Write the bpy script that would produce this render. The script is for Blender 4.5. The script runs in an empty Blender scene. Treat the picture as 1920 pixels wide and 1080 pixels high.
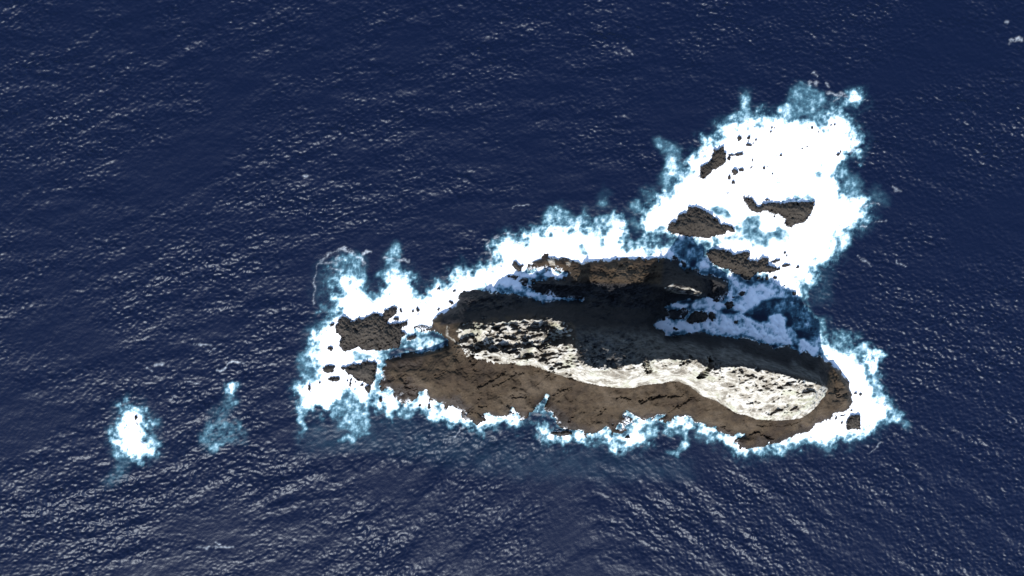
import bpy, math
import numpy as np

# ------------------------------------------------------------------ camera, sky, sun, exposure
S = 0.25                      # metres on the water per photo pixel (photo is 1920 x 1080)
CAM_H = 540.0                 # height of the aircraft
SUN_EL = math.radians(45.0)
TO_SUN = (-0.24, -1.0)        # horizontal direction towards the sun
SKY_STRENGTH = 0.15
SUN_STRENGTH = 4.2
EXPOSURE = 0.6

scene = bpy.context.scene
col = scene.collection
cam_d = bpy.data.cameras.new("aerial_camera")
cam = bpy.data.objects.new("aerial_camera", cam_d)
col.objects.link(cam)
cam.location = (0, 0, CAM_H)
cam.rotation_euler = (0, 0, 0)
cam_d.sensor_width = 36.0
cam_d.angle = 2 * math.atan(960 * S / CAM_H)
cam_d.clip_start = 1.0
cam_d.clip_end = 60000.0
scene.camera = cam

world = bpy.data.worlds.new("World")
scene.world = world
world.use_nodes = True
wn = world.node_tree
for n in list(wn.nodes):
    wn.nodes.remove(n)
w_out = wn.nodes.new("ShaderNodeOutputWorld")
w_bg = wn.nodes.new("ShaderNodeBackground")
w_sky = wn.nodes.new("ShaderNodeTexSky")
w_sky.sky_type = 'NISHITA'
w_sky.sun_disc = False
w_sky.sun_elevation = SUN_EL
w_sky.sun_rotation = math.atan2(TO_SUN[0], TO_SUN[1])
w_sky.air_density = 1.0
w_sky.dust_density = 0.3
w_sky.ozone_density = 1.5
w_bg.inputs[1].default_value = SKY_STRENGTH
wn.links.new(w_sky.outputs[0], w_bg.inputs[0])
wn.links.new(w_bg.outputs[0], w_out.inputs[0])

sun_d = bpy.data.lights.new("sun", 'SUN')
sun_d.energy = SUN_STRENGTH
sun_d.angle = math.radians(0.53)
sun_d.color = (1.0, 0.98, 0.95)
sun = bpy.data.objects.new("sun", sun_d)
col.objects.link(sun)
_h = math.hypot(*TO_SUN)
from mathutils import Vector
_ts = Vector((TO_SUN[0] / _h * math.cos(SUN_EL), TO_SUN[1] / _h * math.cos(SUN_EL), math.sin(SUN_EL)))
sun.rotation_euler = (-_ts).to_track_quat('-Z', 'Y').to_euler()
sun.location = _ts * 300

scene.view_settings.view_transform = 'Standard'
scene.view_settings.look = 'None'
scene.view_settings.gamma = 1.0
scene.view_settings.exposure = EXPOSURE
scene.view_settings.use_curve_mapping = False
scene.render.engine = 'CYCLES'
scene.cycles.max_bounces = 6

rng = np.random.default_rng(11)

# ------------------------------------------------------------------ surveying helpers
def R(x0, y0, k, pts):
    """points read off an enlargement -> photo pixels"""
    a = np.array(pts, float)
    a[:, 0] = x0 + a[:, 0] / k
    a[:, 1] = y0 + a[:, 1] / k
    return a
R1 = lambda p: R(540, 440, 2.572, p)
R2 = lambda p: R(820, 440, 4.5, p)
R3 = lambda p: R(820, 600, 4.5, p)
R4 = lambda p: R(1180, 440, 4.32, p)
R5 = lambda p: R(1200, 620, 3.84, p)
R6 = lambda p: R(1180, 140, 3.6, p)
R7 = lambda p: R(160, 640, 3.6, p)
R8 = lambda p: R(1180, 340, 4.0, p)
B1 = lambda p: R(540, 440, 6.0, p)
B2 = lambda p: R(540, 620, 4.5, p)
B3 = lambda p: R(860, 360, 5.0526, p)
B4 = lambda p: R(1200, 220, 6.75, p)
B5 = lambda p: R(1420, 140, 4.911, p)
B6 = lambda p: R(1420, 340, 4.5, p)
B7 = lambda p: R(1480, 600, 4.154, p)
B8 = lambda p: R(1000, 740, 4.8, p)
PX = lambda p: np.array(p, float)

def ground(px, z=0.0):
    """photo pixels of a point known to stand z metres above the sea -> place on the map, in metres"""
    px = np.asarray(px, float)
    k = S * (CAM_H - z) / CAM_H
    out = np.empty(px.shape[:-1] + (2,))
    out[..., 0] = (px[..., 0] - 960) * k
    out[..., 1] = -(px[..., 1] - 540) * k
    return out

def inside(poly, X, Y):
    """even-odd test of grid points (2-D arrays) against a polygon in metres"""
    m = np.zeros(X.shape, bool)
    x0, x1 = poly[:, 0].min(), poly[:, 0].max()
    y0, y1 = poly[:, 1].min(), poly[:, 1].max()
    xs, ys = X[0, :], Y[:, 0]
    i0, i1 = np.searchsorted(xs, [x0, x1 + 1e-9])
    j0, j1 = np.searchsorted(ys, [y0, y1 + 1e-9])
    if i1 <= i0 or j1 <= j0:
        return m
    sx, sy = X[j0:j1, i0:i1], Y[j0:j1, i0:i1]
    mm = np.zeros(sx.shape, bool)
    n = len(poly)
    for a in range(n):
        ax, ay = poly[a]
        bx, by = poly[(a + 1) % n]
        if ay == by:
            continue
        c = (ay > sy) != (by > sy)
        mm ^= c & (sx < (bx - ax) * (sy - ay) / (by - ay) + ax)
    m[j0:j1, i0:i1] = mm
    return m

def edt(mask, r):
    """distance (cells, capped at r) from every cell to the nearest True cell"""
    big = float(r * r + 1) * 4
    g = np.where(mask, 0.0, big)
    out = g.copy()
    for k in range(1, r + 1):
        kk = k * k
        np.minimum(out[:, k:], g[:, :-k] + kk, out=out[:, k:])
        np.minimum(out[:, :-k], g[:, k:] + kk, out=out[:, :-k])
    g = out
    out = g.copy()
    for k in range(1, r + 1):
        kk = k * k
        np.minimum(out[k:, :], g[:-k, :] + kk, out=out[k:, :])
        np.minimum(out[:-k, :], g[k:, :] + kk, out=out[:-k, :])
    return np.minimum(np.sqrt(out), r)

def sdf(mask, r, step):
    """signed distance in metres, positive inside, capped"""
    return (edt(~mask, r) - edt(mask, r)) * step

def sstep(a, b, x):
    t = np.clip((x - a) / (b - a), 0, 1)
    return t * t * (3 - 2 * t)

def blur(a, n):
    for _ in range(n):
        b = a.copy()
        b[1:-1, 1:-1] = (a[1:-1, 1:-1] * 4 + 2 * (a[:-2, 1:-1] + a[2:, 1:-1] + a[1:-1, :-2] + a[1:-1, 2:])
                         + a[:-2, :-2] + a[:-2, 2:] + a[2:, :-2] + a[2:, 2:]) / 16
        a = b
    return a

def spectral(shape, step, lo, hi, beta, seed, ang=None, stretch=1.0):
    """random relief with wavelengths from lo to hi metres, unit deviation; stretched along the direction ang"""
    r = np.random.default_rng(seed)
    h, w = shape
    H, W = h + 32, w + 32
    f = np.fft.rfft2(r.standard_normal((H, W)))
    ky = np.fft.fftfreq(H, step)[:, None]
    kx = np.fft.rfftfreq(W, step)[None, :]
    if ang is not None:
        c, s = math.cos(ang), math.sin(ang)
        ka = (kx * c + ky * s) * stretch
        kb = (-kx * s + ky * c)
        k = np.sqrt(ka * ka + kb * kb)
    else:
        k = np.sqrt(kx * kx + ky * ky)
    k[0, 0] = 1e9
    amp = k ** (-beta) * sstep(1 / hi * 0.7, 1 / hi, k) * (1 - sstep(1 / lo, 1 / lo * 1.4, k))
    o = np.fft.irfft2(f * amp, s=(H, W))[:h, :w]
    return (o - o.mean()) / (o.std() + 1e-12)

# ------------------------------------------------------------------ mesh helpers
def link(o, parent=None):
    col.objects.link(o)
    if parent is not None:
        o.parent = parent
    return o

def tag(o, label=None, cat=None, group=None, kind=None):
    if label: o['label'] = label
    if cat: o['category'] = cat
    if group: o['group'] = group
    if kind: o['kind'] = kind
    return o

def grid_mesh(name, X, Y, Z, cells, mat, attrs=None, parent=None, origin=(0, 0, 0), normals=True):
    """one mesh out of the wanted cells of a height grid; normals come from the whole grid so that neighbours join smoothly"""
    h, w = X.shape
    j, i = np.nonzero(cells)
    q = np.stack([j * w + i, j * w + i + 1, (j + 1) * w + i + 1, (j + 1) * w + i], 1)
    used = np.zeros(h * w, bool)
    used[q.ravel()] = True
    idx = np.cumsum(used) - 1
    q = idx[q].astype(np.int32)
    sel = np.nonzero(used)[0]
    v = np.stack([X.ravel()[sel] - origin[0], Y.ravel()[sel] - origin[1], Z.ravel()[sel] - origin[2]], 1).astype(np.float32)
    me = bpy.data.meshes.new(name)
    me.vertices.add(len(v))
    me.vertices.foreach_set("co", v.ravel())
    me.loops.add(q.size)
    me.loops.foreach_set("vertex_index", q.ravel())
    me.polygons.add(len(q))
    me.polygons.foreach_set("loop_start", np.arange(0, q.size, 4, dtype=np.int32))
    try:
        me.polygons.foreach_set("loop_total", np.full(len(q), 4, np.int32))
    except Exception:
        pass
    me.update(calc_edges=True)
    me.polygons.foreach_set("use_smooth", np.ones(len(q), bool))
    if normals:
        gy, gx = np.gradient(Z)
        dx = X[0, 1] - X[0, 0]
        dy = Y[1, 0] - Y[0, 0]
        N = np.stack([-gx / dx, -gy / dy, np.ones_like(Z)], -1)
        N /= np.linalg.norm(N, axis=-1, keepdims=True)
        me.normals_split_custom_set_from_vertices(N.reshape(-1, 3)[sel].astype(np.float32))
    for k, a in (attrs or {}).items():
        at = me.attributes.new(k, 'FLOAT', 'POINT')
        at.data.foreach_set("value", a.ravel()[sel].astype(np.float32))
    me.materials.append(mat)
    o = bpy.data.objects.new(name, me)
    o.location = origin
    return link(o, parent)

# ------------------------------------------------------------------ materials
def nt_of(name):
    m = bpy.data.materials.new(name)
    m.use_nodes = True
    nt = m.node_tree
    for n in list(nt.nodes):
        nt.nodes.remove(n)
    out = nt.nodes.new("ShaderNodeOutputMaterial")
    b = nt.nodes.new("ShaderNodeBsdfPrincipled")
    nt.links.new(b.outputs[0], out.inputs[0])
    return m, nt, b

def ramp(nt, fac, stops, k_=1.0):
    r = nt.nodes.new("ShaderNodeValToRGB")
    e = r.color_ramp.elements
    while len(e) < len(stops):
        e.new(0.5)
    for k, (p, c) in enumerate(stops):
        e[k].position = p
        e[k].color = tuple(q * k_ for q in c) + (1,)
    nt.links.new(fac, r.inputs[0])
    return r.outputs[0]

def noise(nt, scale, detail=6, rough=0.6, vec=None, dist=0.0):
    n = nt.nodes.new("ShaderNodeTexNoise")
    n.inputs['Scale'].default_value = scale
    n.inputs['Detail'].default_value = detail
    n.inputs['Roughness'].default_value = rough
    n.inputs['Distortion'].default_value = dist
    nt.links.new(vec, n.inputs['Vector'])
    return n.outputs[0]

def math_n(nt, op, a, b, c=None, clamp=False):
    n = nt.nodes.new("ShaderNodeMath")
    n.operation = op
    n.use_clamp = clamp
    for k, v in enumerate((a, b, c)):
        if v is None: continue
        if isinstance(v, (int, float)): n.inputs[k].default_value = v
        else: nt.links.new(v, n.inputs[k])
    return n.outputs[0]

def mix(nt, fac, a, b, mode='MIX'):
    n = nt.nodes.new("ShaderNodeMixRGB")
    n.blend_type = mode
    for k, v in enumerate((fac, a, b)):
        if isinstance(v, (int, float)): n.inputs[k].default_value = v
        elif isinstance(v, tuple): n.inputs[k].default_value = v + (1,)
        else: nt.links.new(v, n.inputs[k])
    return n.outputs[0]

def attr(nt, name):
    n = nt.nodes.new("ShaderNodeAttribute")
    n.attribute_name = name
    return n.outputs['Fac']

WATER_STOPS = [(0.0, (0.0009, 0.0042, 0.0205)), (0.15, (0.0062, 0.022, 0.043)), (0.34, (0.050, 0.122, 0.160)),
               (0.52, (0.19, 0.325, 0.38)), (0.70, (0.50, 0.62, 0.655)), (0.84, (0.93, 0.94, 0.95))]

def water_material():
    m, nt, b = nt_of("sea_water")
    a = attr(nt, "aer")
    wcol = mix(nt, math_n(nt, 'MULTIPLY', attr(nt, "lace"), 0.8), ramp(nt, a, WATER_STOPS), (0.72, 0.77, 0.80))
    nt.links.new(wcol, b.inputs['Base Color'])
    rr = math_n(nt, 'MULTIPLY_ADD', a, 0.6, 0.40, True)
    nt.links.new(rr, b.inputs['Roughness'])
    b.inputs['IOR'].default_value = 1.33
    b.inputs['Specular Tint'].default_value = (0.87, 0.94, 1.0, 1)
    tc = nt.nodes.new("ShaderNodeTexCoord")
    bp = nt.nodes.new("ShaderNodeBump")
    bp.inputs['Strength'].default_value = 0.55
    bp.inputs['Distance'].default_value = 0.14
    nt.links.new(noise(nt, 1.5, 4, 0.6, tc.outputs['Object']), bp.inputs['Height'])
    nt.links.new(bp.outputs[0], b.inputs['Normal'])
    return m

def far_water_material():
    m, nt, b = nt_of("open_sea_water")
    b.inputs['Base Color'].default_value = WATER_STOPS[0][1] + (1,)
    b.inputs['Roughness'].default_value = 0.42
    b.inputs['IOR'].default_value = 1.33
    b.inputs['Specular Tint'].default_value = (0.87, 0.94, 1.0, 1)
    tc = nt.nodes.new("ShaderNodeTexCoord")
    bp = nt.nodes.new("ShaderNodeBump")
    bp.inputs['Strength'].default_value = 0.9
    bp.inputs['Distance'].default_value = 0.5
    nt.links.new(noise(nt, 0.35, 5, 0.6, tc.outputs['Object']), bp.inputs['Height'])
    nt.links.new(bp.outputs[0], b.inputs['Normal'])
    return m

def foam_material():
    m, nt, b = nt_of("foam")
    a = attr(nt, "aer")
    nt.links.new(ramp(nt, a, WATER_STOPS), b.inputs['Base Color'])
    b.inputs['Roughness'].default_value = 0.85
    b.inputs['Specular IOR Level'].default_value = 0.2
    return m

def rock_material(name, brown=True):
    """wave-washed basalt, white where the birds sit (attribute guano), darker and redder in the wash zone and where shade is painted on the flats (attribute wet)"""
    m, nt, b = nt_of(name)
    tc = nt.nodes.new("ShaderNodeTexCoord")
    geo = nt.nodes.new("ShaderNodeNewGeometry")
    P = geo.outputs['Position']
    n1 = noise(nt, 0.06, 8, 0.62, P)
    n2 = noise(nt, 0.35, 8, 0.65, P)
    n3 = noise(nt, 1.3, 6, 0.7, P)
    if brown:
        dry = ramp(nt, n1, [(0.34, (0.054, 0.036, 0.024)), (0.45, (0.086, 0.057, 0.034)), (0.53, (0.110, 0.076, 0.045)), (0.62, (0.150, 0.109, 0.072))], 0.44)
    else:
        dry = ramp(nt, n1, [(0.30, (0.066, 0.055, 0.044)), (0.46, (0.090, 0.075, 0.060)), (0.60, (0.118, 0.099, 0.080)), (0.72, (0.142, 0.119, 0.097))], 0.45)
    mott = ramp(nt, n2, [(0.30, (0.45, 0.45, 0.47)), (0.48, (0.92, 0.92, 0.92)), (0.66, (1.3, 1.28, 1.22))])
    dry = mix(nt, 0.85, dry, mott, 'MULTIPLY')
    grain = ramp(nt, n3, [(0.28, (0.6, 0.6, 0.6)), (0.5, (1.0, 1.0, 1.0)), (0.7, (1.25, 1.25, 1.22))])
    dry = mix(nt, 0.7, dry, grain, 'MULTIPLY')
    wet_and_shade = attr(nt, "wet_and_shade")
    wet_and_shade_n = math_n(nt, 'ADD', wet_and_shade, math_n(nt, 'MULTIPLY', math_n(nt, 'SUBTRACT', n2, 0.5), 0.9), None, True)
    base = mix(nt, wet_and_shade_n, dry, mix(nt, 1.0, dry, (0.46, 0.41, 0.43), 'MULTIPLY'))
    base = mix(nt, math_n(nt, 'MULTIPLY', attr(nt, "black"), 0.92), base, mix(nt, 0.7, (0.0115, 0.0115, 0.0135), mix(nt, 0.6, mott, grain, 'MULTIPLY'), 'MULTIPLY'))  # near-black mixed in as painted shade on northern cliffs, flats and broken faces
    base = mix(nt, math_n(nt, 'MULTIPLY', attr(nt, "dust"), ramp(nt, n2, [(0.36, (0.05,) * 3), (0.62, (1,) * 3)])), base, (0.095, 0.093, 0.088))
    # guano
    g = attr(nt, "guano")
    n4 = noise(nt, 0.18, 8, 0.68, P, 0.5)
    n5 = noise(nt, 0.09, 5, 0.6, P, 0.3)
    gcol = ramp(nt, n4, [(0.28, (0.17, 0.15, 0.125)), (0.42, (0.36, 0.315, 0.25)), (0.48, (0.58, 0.53, 0.44)), (0.54, (0.78, 0.73, 0.64)), (0.62, (0.88, 0.84, 0.76))], 0.61)
    gcol = mix(nt, math_n(nt, 'MULTIPLY', ramp(nt, n5, [(0.54, (0, 0, 0)), (0.64, (1, 1, 1))]), 0.55), gcol, (0.33, 0.33, 0.22))
    g2 = ramp(nt, n3, [(0.3, (0.62, 0.60, 0.56)), (0.5, (1, 1, 1)), (0.7, (1.08, 1.08, 1.06))])
    gcol = mix(nt, 0.75, gcol, g2, 'MULTIPLY')
    gm = math_n(nt, 'ADD', g, math_n(nt, 'MULTIPLY', math_n(nt, 'SUBTRACT', n2, 0.5), 1.1))
    gm = ramp(nt, gm, [(0.35, (0, 0, 0)), (0.62, (1, 1, 1))])
    base = mix(nt, gm, base, gcol)
    base = mix(nt, attr(nt, "wash"), base, (0.86, 0.88, 0.89))        # thin sheets of foam running off the rock
    nt.links.new(base, b.inputs['Base Color'])
    rr = math_n(nt, 'MULTIPLY_ADD', wet_and_shade_n, -0.35, 0.9, True)
    nt.links.new(rr, b.inputs['Roughness'])
    b.inputs['Specular IOR Level'].default_value = 0.25
    bp = nt.nodes.new("ShaderNodeBump")
    bp.inputs['Strength'].default_value = 0.42
    bp.inputs['Distance'].default_value = 0.45
    nt.links.new(math_n(nt, 'ADD', n3, math_n(nt, 'MULTIPLY', n2, 1.5)), bp.inputs['Height'])
    nt.links.new(bp.outputs[0], b.inputs['Normal'])
    return m

M_WATER = water_material()
M_FAR = far_water_material()
M_FOAM = foam_material()
M_ROCK = rock_material("island_basalt", True)
M_SKERRY = rock_material("skerry_basalt", False)

# ------------------------------------------------------------------ survey of the coast (photo pixels)
def cat(*a): return np.concatenate(a, 0)

COAST = cat(
    B2([(765,490),(775,440),(790,380),(790,320),(810,290),(820,245),(850,225),(900,205),(940,205),(975,190),(1020,178),(1075,180),(1140,185),(1180,170),(1240,160),(1290,145),(1345,120)]),
    R1([(770,505),(745,488),(720,470),(700,465),(640,470),(600,452),(610,432),(640,428),(690,440),(700,405),(720,385),(760,375),(790,350)]),
    R2([(70,640),(110,615),(150,600),(165,560),(190,490),(230,460),(280,465),(330,458),(390,470),(450,458),(500,480),(560,485),(640,490),(720,510),(780,530),(830,545),(870,560),(890,590),(920,560),(1000,545),(1130,552),(1235,562),
        (1200,542),(1100,537),(1000,530),(900,520),(850,505),(800,482),(740,445),(680,402),(640,372),(640,345),(690,360),(760,365),(800,390),(860,380),(900,355),(960,345),(1030,358),(1095,348),
        (1060,320),(960,312),(880,310),(800,320),(770,325),(750,300),(735,250),(790,240),(810,210),(860,200),(890,160),(930,140),(970,170),(1030,180),(1100,190),(1150,215),(1200,225),(1240,235),(1300,215),(1340,220),(1390,195),(1410,215),(1450,232),(1490,200),(1560,190),(1640,190),(1680,160),(1730,200),(1790,190)]),
    R4([(30,175),(80,180),(130,190),(170,175),(230,185),(270,190),(320,190),(350,170),(380,175),(410,200),(450,200),(480,230),(480,260),(440,278),(410,240),(425,275),(540,265),(570,300),(600,320),(660,310),(690,330),(740,345),(800,370),(830,400),(810,440),(800,490),
        (750,552),(700,535),(640,508),(560,525),(500,522),(420,532),(350,562),(280,588),(340,604),(430,600),(450,592),(500,598),(490,622),(475,650),(450,688),(380,690),(300,682),(190,728),(230,765),(270,770),(285,818),(340,822),(420,810),(490,790),(560,785),(640,790),(680,820),(740,815),(800,830),(870,830),(930,820),(1000,850),(1060,870),(1120,880),(1155,885),(1170,922),(1200,912),(1225,895),(1300,890),(1340,920),(1390,960),(1400,930),(1450,940),(1470,980),(1520,985)]),
    B7([(215,270),(240,268),(290,315),(330,330),(340,370),(400,385),(415,410),(420,435),(455,445),(470,490),(480,540),(495,580),(490,620),(500,660),(480,690),(450,705),(400,720),(350,730),(340,760),(290,790),(250,800),(210,810),(190,840),(160,870),(120,890),(60,890),(20,920)]),
    R5([(1010,810),(940,815),(880,840),(800,855),(745,858)]),
    B8([(1850,495),(1840,460),(1800,440),(1800,410),(1840,380),(1915,368),(1900,352),(1830,358),(1760,382),(1700,350),(1660,330),(1640,290),(1600,300),(1560,295),(1530,270),(1490,255),(1440,270),(1430,225),(1390,195),(1290,200),(1260,225),(1240,250),(1190,265),(1150,240),(1090,245),(1105,222),(1140,205),(1190,184),(1180,178),(1110,195),(1078,240),(1040,225),(1000,230),(950,222),(900,185),(860,160),(815,165),(830,190),(890,205),(930,262),(860,272),(830,290),(850,310),(820,350),(780,360),(740,340),(710,365),(700,330),(665,315),(670,285),(720,262),(650,290),(610,330),(560,350),(500,360),(460,375),(440,330),(380,328),(340,330),(280,310),(240,300),(210,270),(190,220),(160,195),(175,165),(130,170),(90,140),(80,120),(110,85)]),
    R3([(945,632),(930,630),(900,660),(860,710),(830,745),(800,780),(740,830),(700,860),(690,830),(680,785),(620,730),(650,790),(620,815),(560,820),(500,820),(430,790),(400,790),(410,850),(380,880),(330,890),(290,860),(240,850),(200,820),(190,770),(130,730),(100,730),(90,780),(50,770),(50,720),(0,690)]),
    B2([(1240,600),(1195,610),(1180,590),(1165,560),(1175,520),(1160,485),(1130,510),(1100,560),(1060,590),(1000,610),(960,625),(920,590),(890,560),(880,520),(860,490),(820,500),(790,520)]),
)

ROCKS = [  # name of the trace, outline, height, gentleness of the sides, label
    (R1([(228,440),(240,415),(265,392),(300,405),(320,420),(335,400),(360,410),(380,388),(420,378),(455,385),(470,365),(500,340),(528,355),(525,380),(500,400),(480,420),(490,432),(545,425),(575,415),(578,440),(545,455),(570,480),(545,500),(540,545),(515,550),(480,555),(420,560),(360,560),(340,540),(300,560),(262,562),(245,540),(255,490),(230,470)]),
     5.0, 4.0, 1.3, "broad ragged dark brown rock off the northwest end of the island", 'sea_rock'),
    (B2([(430,305),(480,300),(525,295),(535,280),(560,290),(620,265),(680,255),(720,255),(755,280),(745,330),(745,390),(730,430),(700,470),(700,510),(680,530),(650,500),(640,480),(680,460),(640,440),(580,420),(550,395),(510,370),(480,340),(450,330)]),
     4.0, 4.0, 0.45, "smooth wedge-shaped brown rock across the narrow channel from the western shelf", 'sea_rock'),
    (B2([(290,320),(300,295),(350,280),(400,295),(405,330),(380,355),(330,365),(300,350)]),
     2.4, 2.0, 0.4, "oval dark rock off the tip of the wedge-shaped rock", 'sea_rock'),
    (B2([(330,405),(360,390),(430,382),(440,410),(420,430),(370,432),(340,418)]),
     1.8, 1.6, 0.3, "small elongated brown rock just below the oval dark rock", 'sea_rock'),
    (B2([(1000,60),(1040,40),(1085,38),(1080,65),(1040,80),(1005,80)]),
     1.6, 1.5, 0.4, "small low rock at the mouth of the turquoise pool", 'sea_rock'),
    (B1([(1180,950),(1220,922),(1255,935),(1250,972),(1210,968)]),
     1.8, 1.2, 0.4, "small rock in the foam beside the ragged northwest rock", 'sea_rock'),
    (R8([(285,355),(290,320),(330,305),(360,285),(365,255),(390,240),(430,240),(440,190),(490,188),(540,205),(590,230),(620,255),(660,285),(685,320),(740,325),(780,345),(800,385),(770,385),(740,370),(720,395),(680,405),(640,415),(590,430),(520,420),(440,415),(380,400),(330,395),(290,375)]),
     7.0, 5.0, 0.8, "hump-shaped grey brown rock with a flat foam-edged base north of the island", 'sea_rock'),
    (R8([(850,105),(870,110),(885,125),(900,115),(920,130),(935,150),(950,165),(965,190),(975,185),(1000,165),(1040,160),(1100,158),(1200,155),(1300,152),(1385,152),(1390,180),(1370,230),(1340,275),(1320,300),(1300,310),(1280,320),(1240,325),(1220,350),(1180,340),(1160,310),(1170,285),(1130,255),(1090,245),(1050,235),(1040,220),(1000,220),(985,235),(965,240),(920,225),(895,205),(890,190),(870,160),(855,140)]),
     6.0, 4.0, 0.9, "long grey rock with a narrow knobbly tail in the middle of the reef foam", 'sea_rock'),
    (R8([(575,545),(590,520),(620,508),(660,505),(720,515),(760,525),(780,550),(830,540),(870,520),(905,535),(905,560),(880,585),(910,590),(960,600),(985,580),(1000,570),(1050,575),(1055,600),(1040,630),(1100,640),(1110,670),(1080,680),(1040,690),(1000,680),(960,690),(930,720),(910,740),(870,740),(830,715),(790,690),(740,665),(690,650),(640,630),(605,595)]),
     6.0, 4.0, 1.1, "tilted dark brown layered rock across the channel from the northern ledge", 'sea_rock'),
    (B4([(760,625),(830,590),(900,530),(920,450),(930,400),(960,410),(1000,390),(1040,370),(1060,360),(1065,410),(1090,450),(1100,520),(1085,560),(1050,610),(990,640),(940,670),(920,700),(880,720),(840,750),(800,785),(755,765),(765,740),(760,690)]),
     5.0, 3.0, 0.8, "boot-shaped grey rock at the northwest edge of the reef foam", 'sea_rock'),
    (R4([(460,700),(480,660),(520,620),(580,615),(630,630),(640,660),(620,700),(570,715),(520,725),(480,720)]),
     2.0, 2.0, 0.5, "low dark rock between two foamy inlets in the shade of the island", 'sea_rock'),
    (B7([(445,800),(450,770),(470,745),(500,740),(550,735),(555,770),(545,800),(565,840),(555,858),(500,850),(450,860),(440,830)]),
     3.2, 1.6, 0.8, "square dark rock in white foam off the eastern tip of the island", 'sea_rock'),
    (B8([(150,350),(180,330),(230,335),(300,318),(340,335),(355,358),(300,368),(240,378),(180,362)]),
     1.6, 1.0, 0.3, "thin dark rock strip along the southern shore below the cleft", 'sea_rock'),
    (R2([(630,260),(640,225),(670,222),(680,250),(705,270),(712,300),(690,315),(660,295)]),
     2.4, 1.2, 0.5, "dark jagged rock off the western end of the northern ledge", 'sea_rock'),
]
# small ones: (enlargement, x, y, half width, half height, turn)
def E(f, k, x, y, a, b, rot=0.0):
    c = f([(x, y)])[0]
    return (c[0], c[1], a / k, b / k, rot)
SMALL = {
 'reef_n': ("dark rocks in foam right of the boot-shaped rock", [
    E(B4,6.75,1255,270,28,32), E(B4,6.75,1375,262,24,20,.4), E(B4,6.75,1372,300,10,16), E(B4,6.75,1470,285,14,12), E(B4,6.75,1380,350,46,17,.1), E(B4,6.75,1432,328,14,9,.7)]),
 'reef_c': ("low rocks between boot-shaped rock and long grey rock", [
    E(B4,6.75,1250,472,54,22,.3), E(B4,6.75,1155,478,40,12,0), E(B4,6.75,1128,522,26,20), E(B4,6.75,1195,690,40,34,-.6), E(B4,6.75,1285,668,36,20,-.4), E(B4,6.75,1135,765,20,30,.3), E(B4,6.75,1172,820,26,20,-.5), E(B4,6.75,1425,545,9,22), E(B4,6.75,1405,630,25,11,.6), E(B4,6.75,1570,645,16,15), E(B4,6.75,1100,957,15,7)]),
 'reef_e': ("tiny rock tips in the wide reef foam", [
    E(B5,4.91,135,487,11,8), E(B5,4.91,163,490,8,6), E(B5,4.91,126,525,8,6), E(B5,4.91,510,488,10,12), E(B5,4.91,566,525,8,14), E(B5,4.91,415,680,15,8), E(B5,4.91,460,665,10,8), E(B5,4.91,215,740,10,9), E(B5,4.91,175,742,8,6), E(B5,4.91,65,862,13,10), E(B5,4.91,92,846,9,7), E(B5,4.91,140,912,12,8), E(B5,4.91,770,705,12,11), E(B5,4.91,748,735,22,12,.4), E(B5,4.91,715,460,9,8), E(B5,4.91,680,465,7,7), E(B6,4.5,85,155,18,7), E(B6,4.5,140,298,13,8)]),
 'east_rock': ("jagged fragments off the tilted layered rock", [
    E(B6,4.5,155,672,36,10,.2), E(B6,4.5,240,710,30,12,.1), E(B6,4.5,182,742,14,10), E(B6,4.5,345,725,18,9,.2), E(B6,4.5,148,815,18,11,.3), E(B6,4.5,82,820,11,16), E(B6,4.5,45,825,8,12), E(B6,4.5,8,815,14,10), E(B6,4.5,232,880,11,5), E(B6,4.5,312,948,15,14), E(B6,4.5,232,602,8,8), E(B6,4.5,250,628,7,7)]),
 'shade': ("dark rock tips in the shaded eastern inlet", [
    E(R4,4.32,910,480,32,18,.3), E(R4,4.32,840,510,13,8), E(R4,4.32,815,570,33,24,.3), E(R4,4.32,670,662,26,30), E(R4,4.32,380,765,20,12), E(R4,4.32,865,710,18,14), E(R4,4.32,705,535,26,16)]),
 'southeast': ("black fragments near the square eastern rock", [
    E(B7,4.154,412,802,10,15), E(B7,4.154,365,765,8,18,-.4), E(B7,4.154,415,745,20,6,.3), E(B7,4.154,515,570,15,8), E(B7,4.154,555,580,9,9), E(B7,4.154,485,706,11,7), E(B7,4.154,355,745,6,8)]),
 'south': ("small rocks awash along the southern shore", [
    E(B8,4.8,850,385,19,11), E(B8,4.8,470,382,9,14), E(B8,4.8,710,350,10,16), E(B2,4.5,780,590,14,14), E(B2,4.5,1190,640,12,22), E(B2,4.5,1110,630,14,10)]),
 'west': ("tiny rock tips around the wedge-shaped rock", [
    E(B2,4.5,525,456,10,17), E(B2,4.5,557,462,8,10), E(B2,4.5,500,425,7,6), E(B2,4.5,530,415,8,9), E(B2,4.5,625,460,15,9), E(B2,4.5,570,435,6,8), E(B2,4.5,180,485,15,20), E(B2,4.5,192,515,9,6), E(B2,4.5,265,440,7,8), E(B2,4.5,355,152,22,18)]),
 'northwest': ("rock fragments near the ragged northwest rock", [
    E(B1,6,1695,610,17,13), E(B1,6,1855,635,28,12,-.1), E(B1,6,1835,765,32,12,-.4), E(B1,6,1455,850,22,26), E(B1,6,1405,865,13,12), E(B1,6,1460,895,14,9), E(B1,6,1270,855,14,24,.3), E(B1,6,490,1015,26,15), E(B1,6,1690,845,20,14,.5), E(R2,4.5,650,357,26,14), E(R2,4.5,600,350,9,8), E(R2,4.5,712,265,22,10,.3)]),
 'plume': ("brown rock tips in the isolated southwestern foam patch", [
    E(R7,3.6,338,517,8,15), E(R7,3.6,347,555,7,13)]),
}

# ------------------------------------------------------------------ the island's relief
GSTEP = 0.25
gx = np.arange(-66, 168, GSTEP)
gy = np.arange(-82, 22, GSTEP)
GX, GY = np.meshgrid(gx, gy)
coast = ground(COAST)
land = inside(coast, GX, GY)
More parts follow.
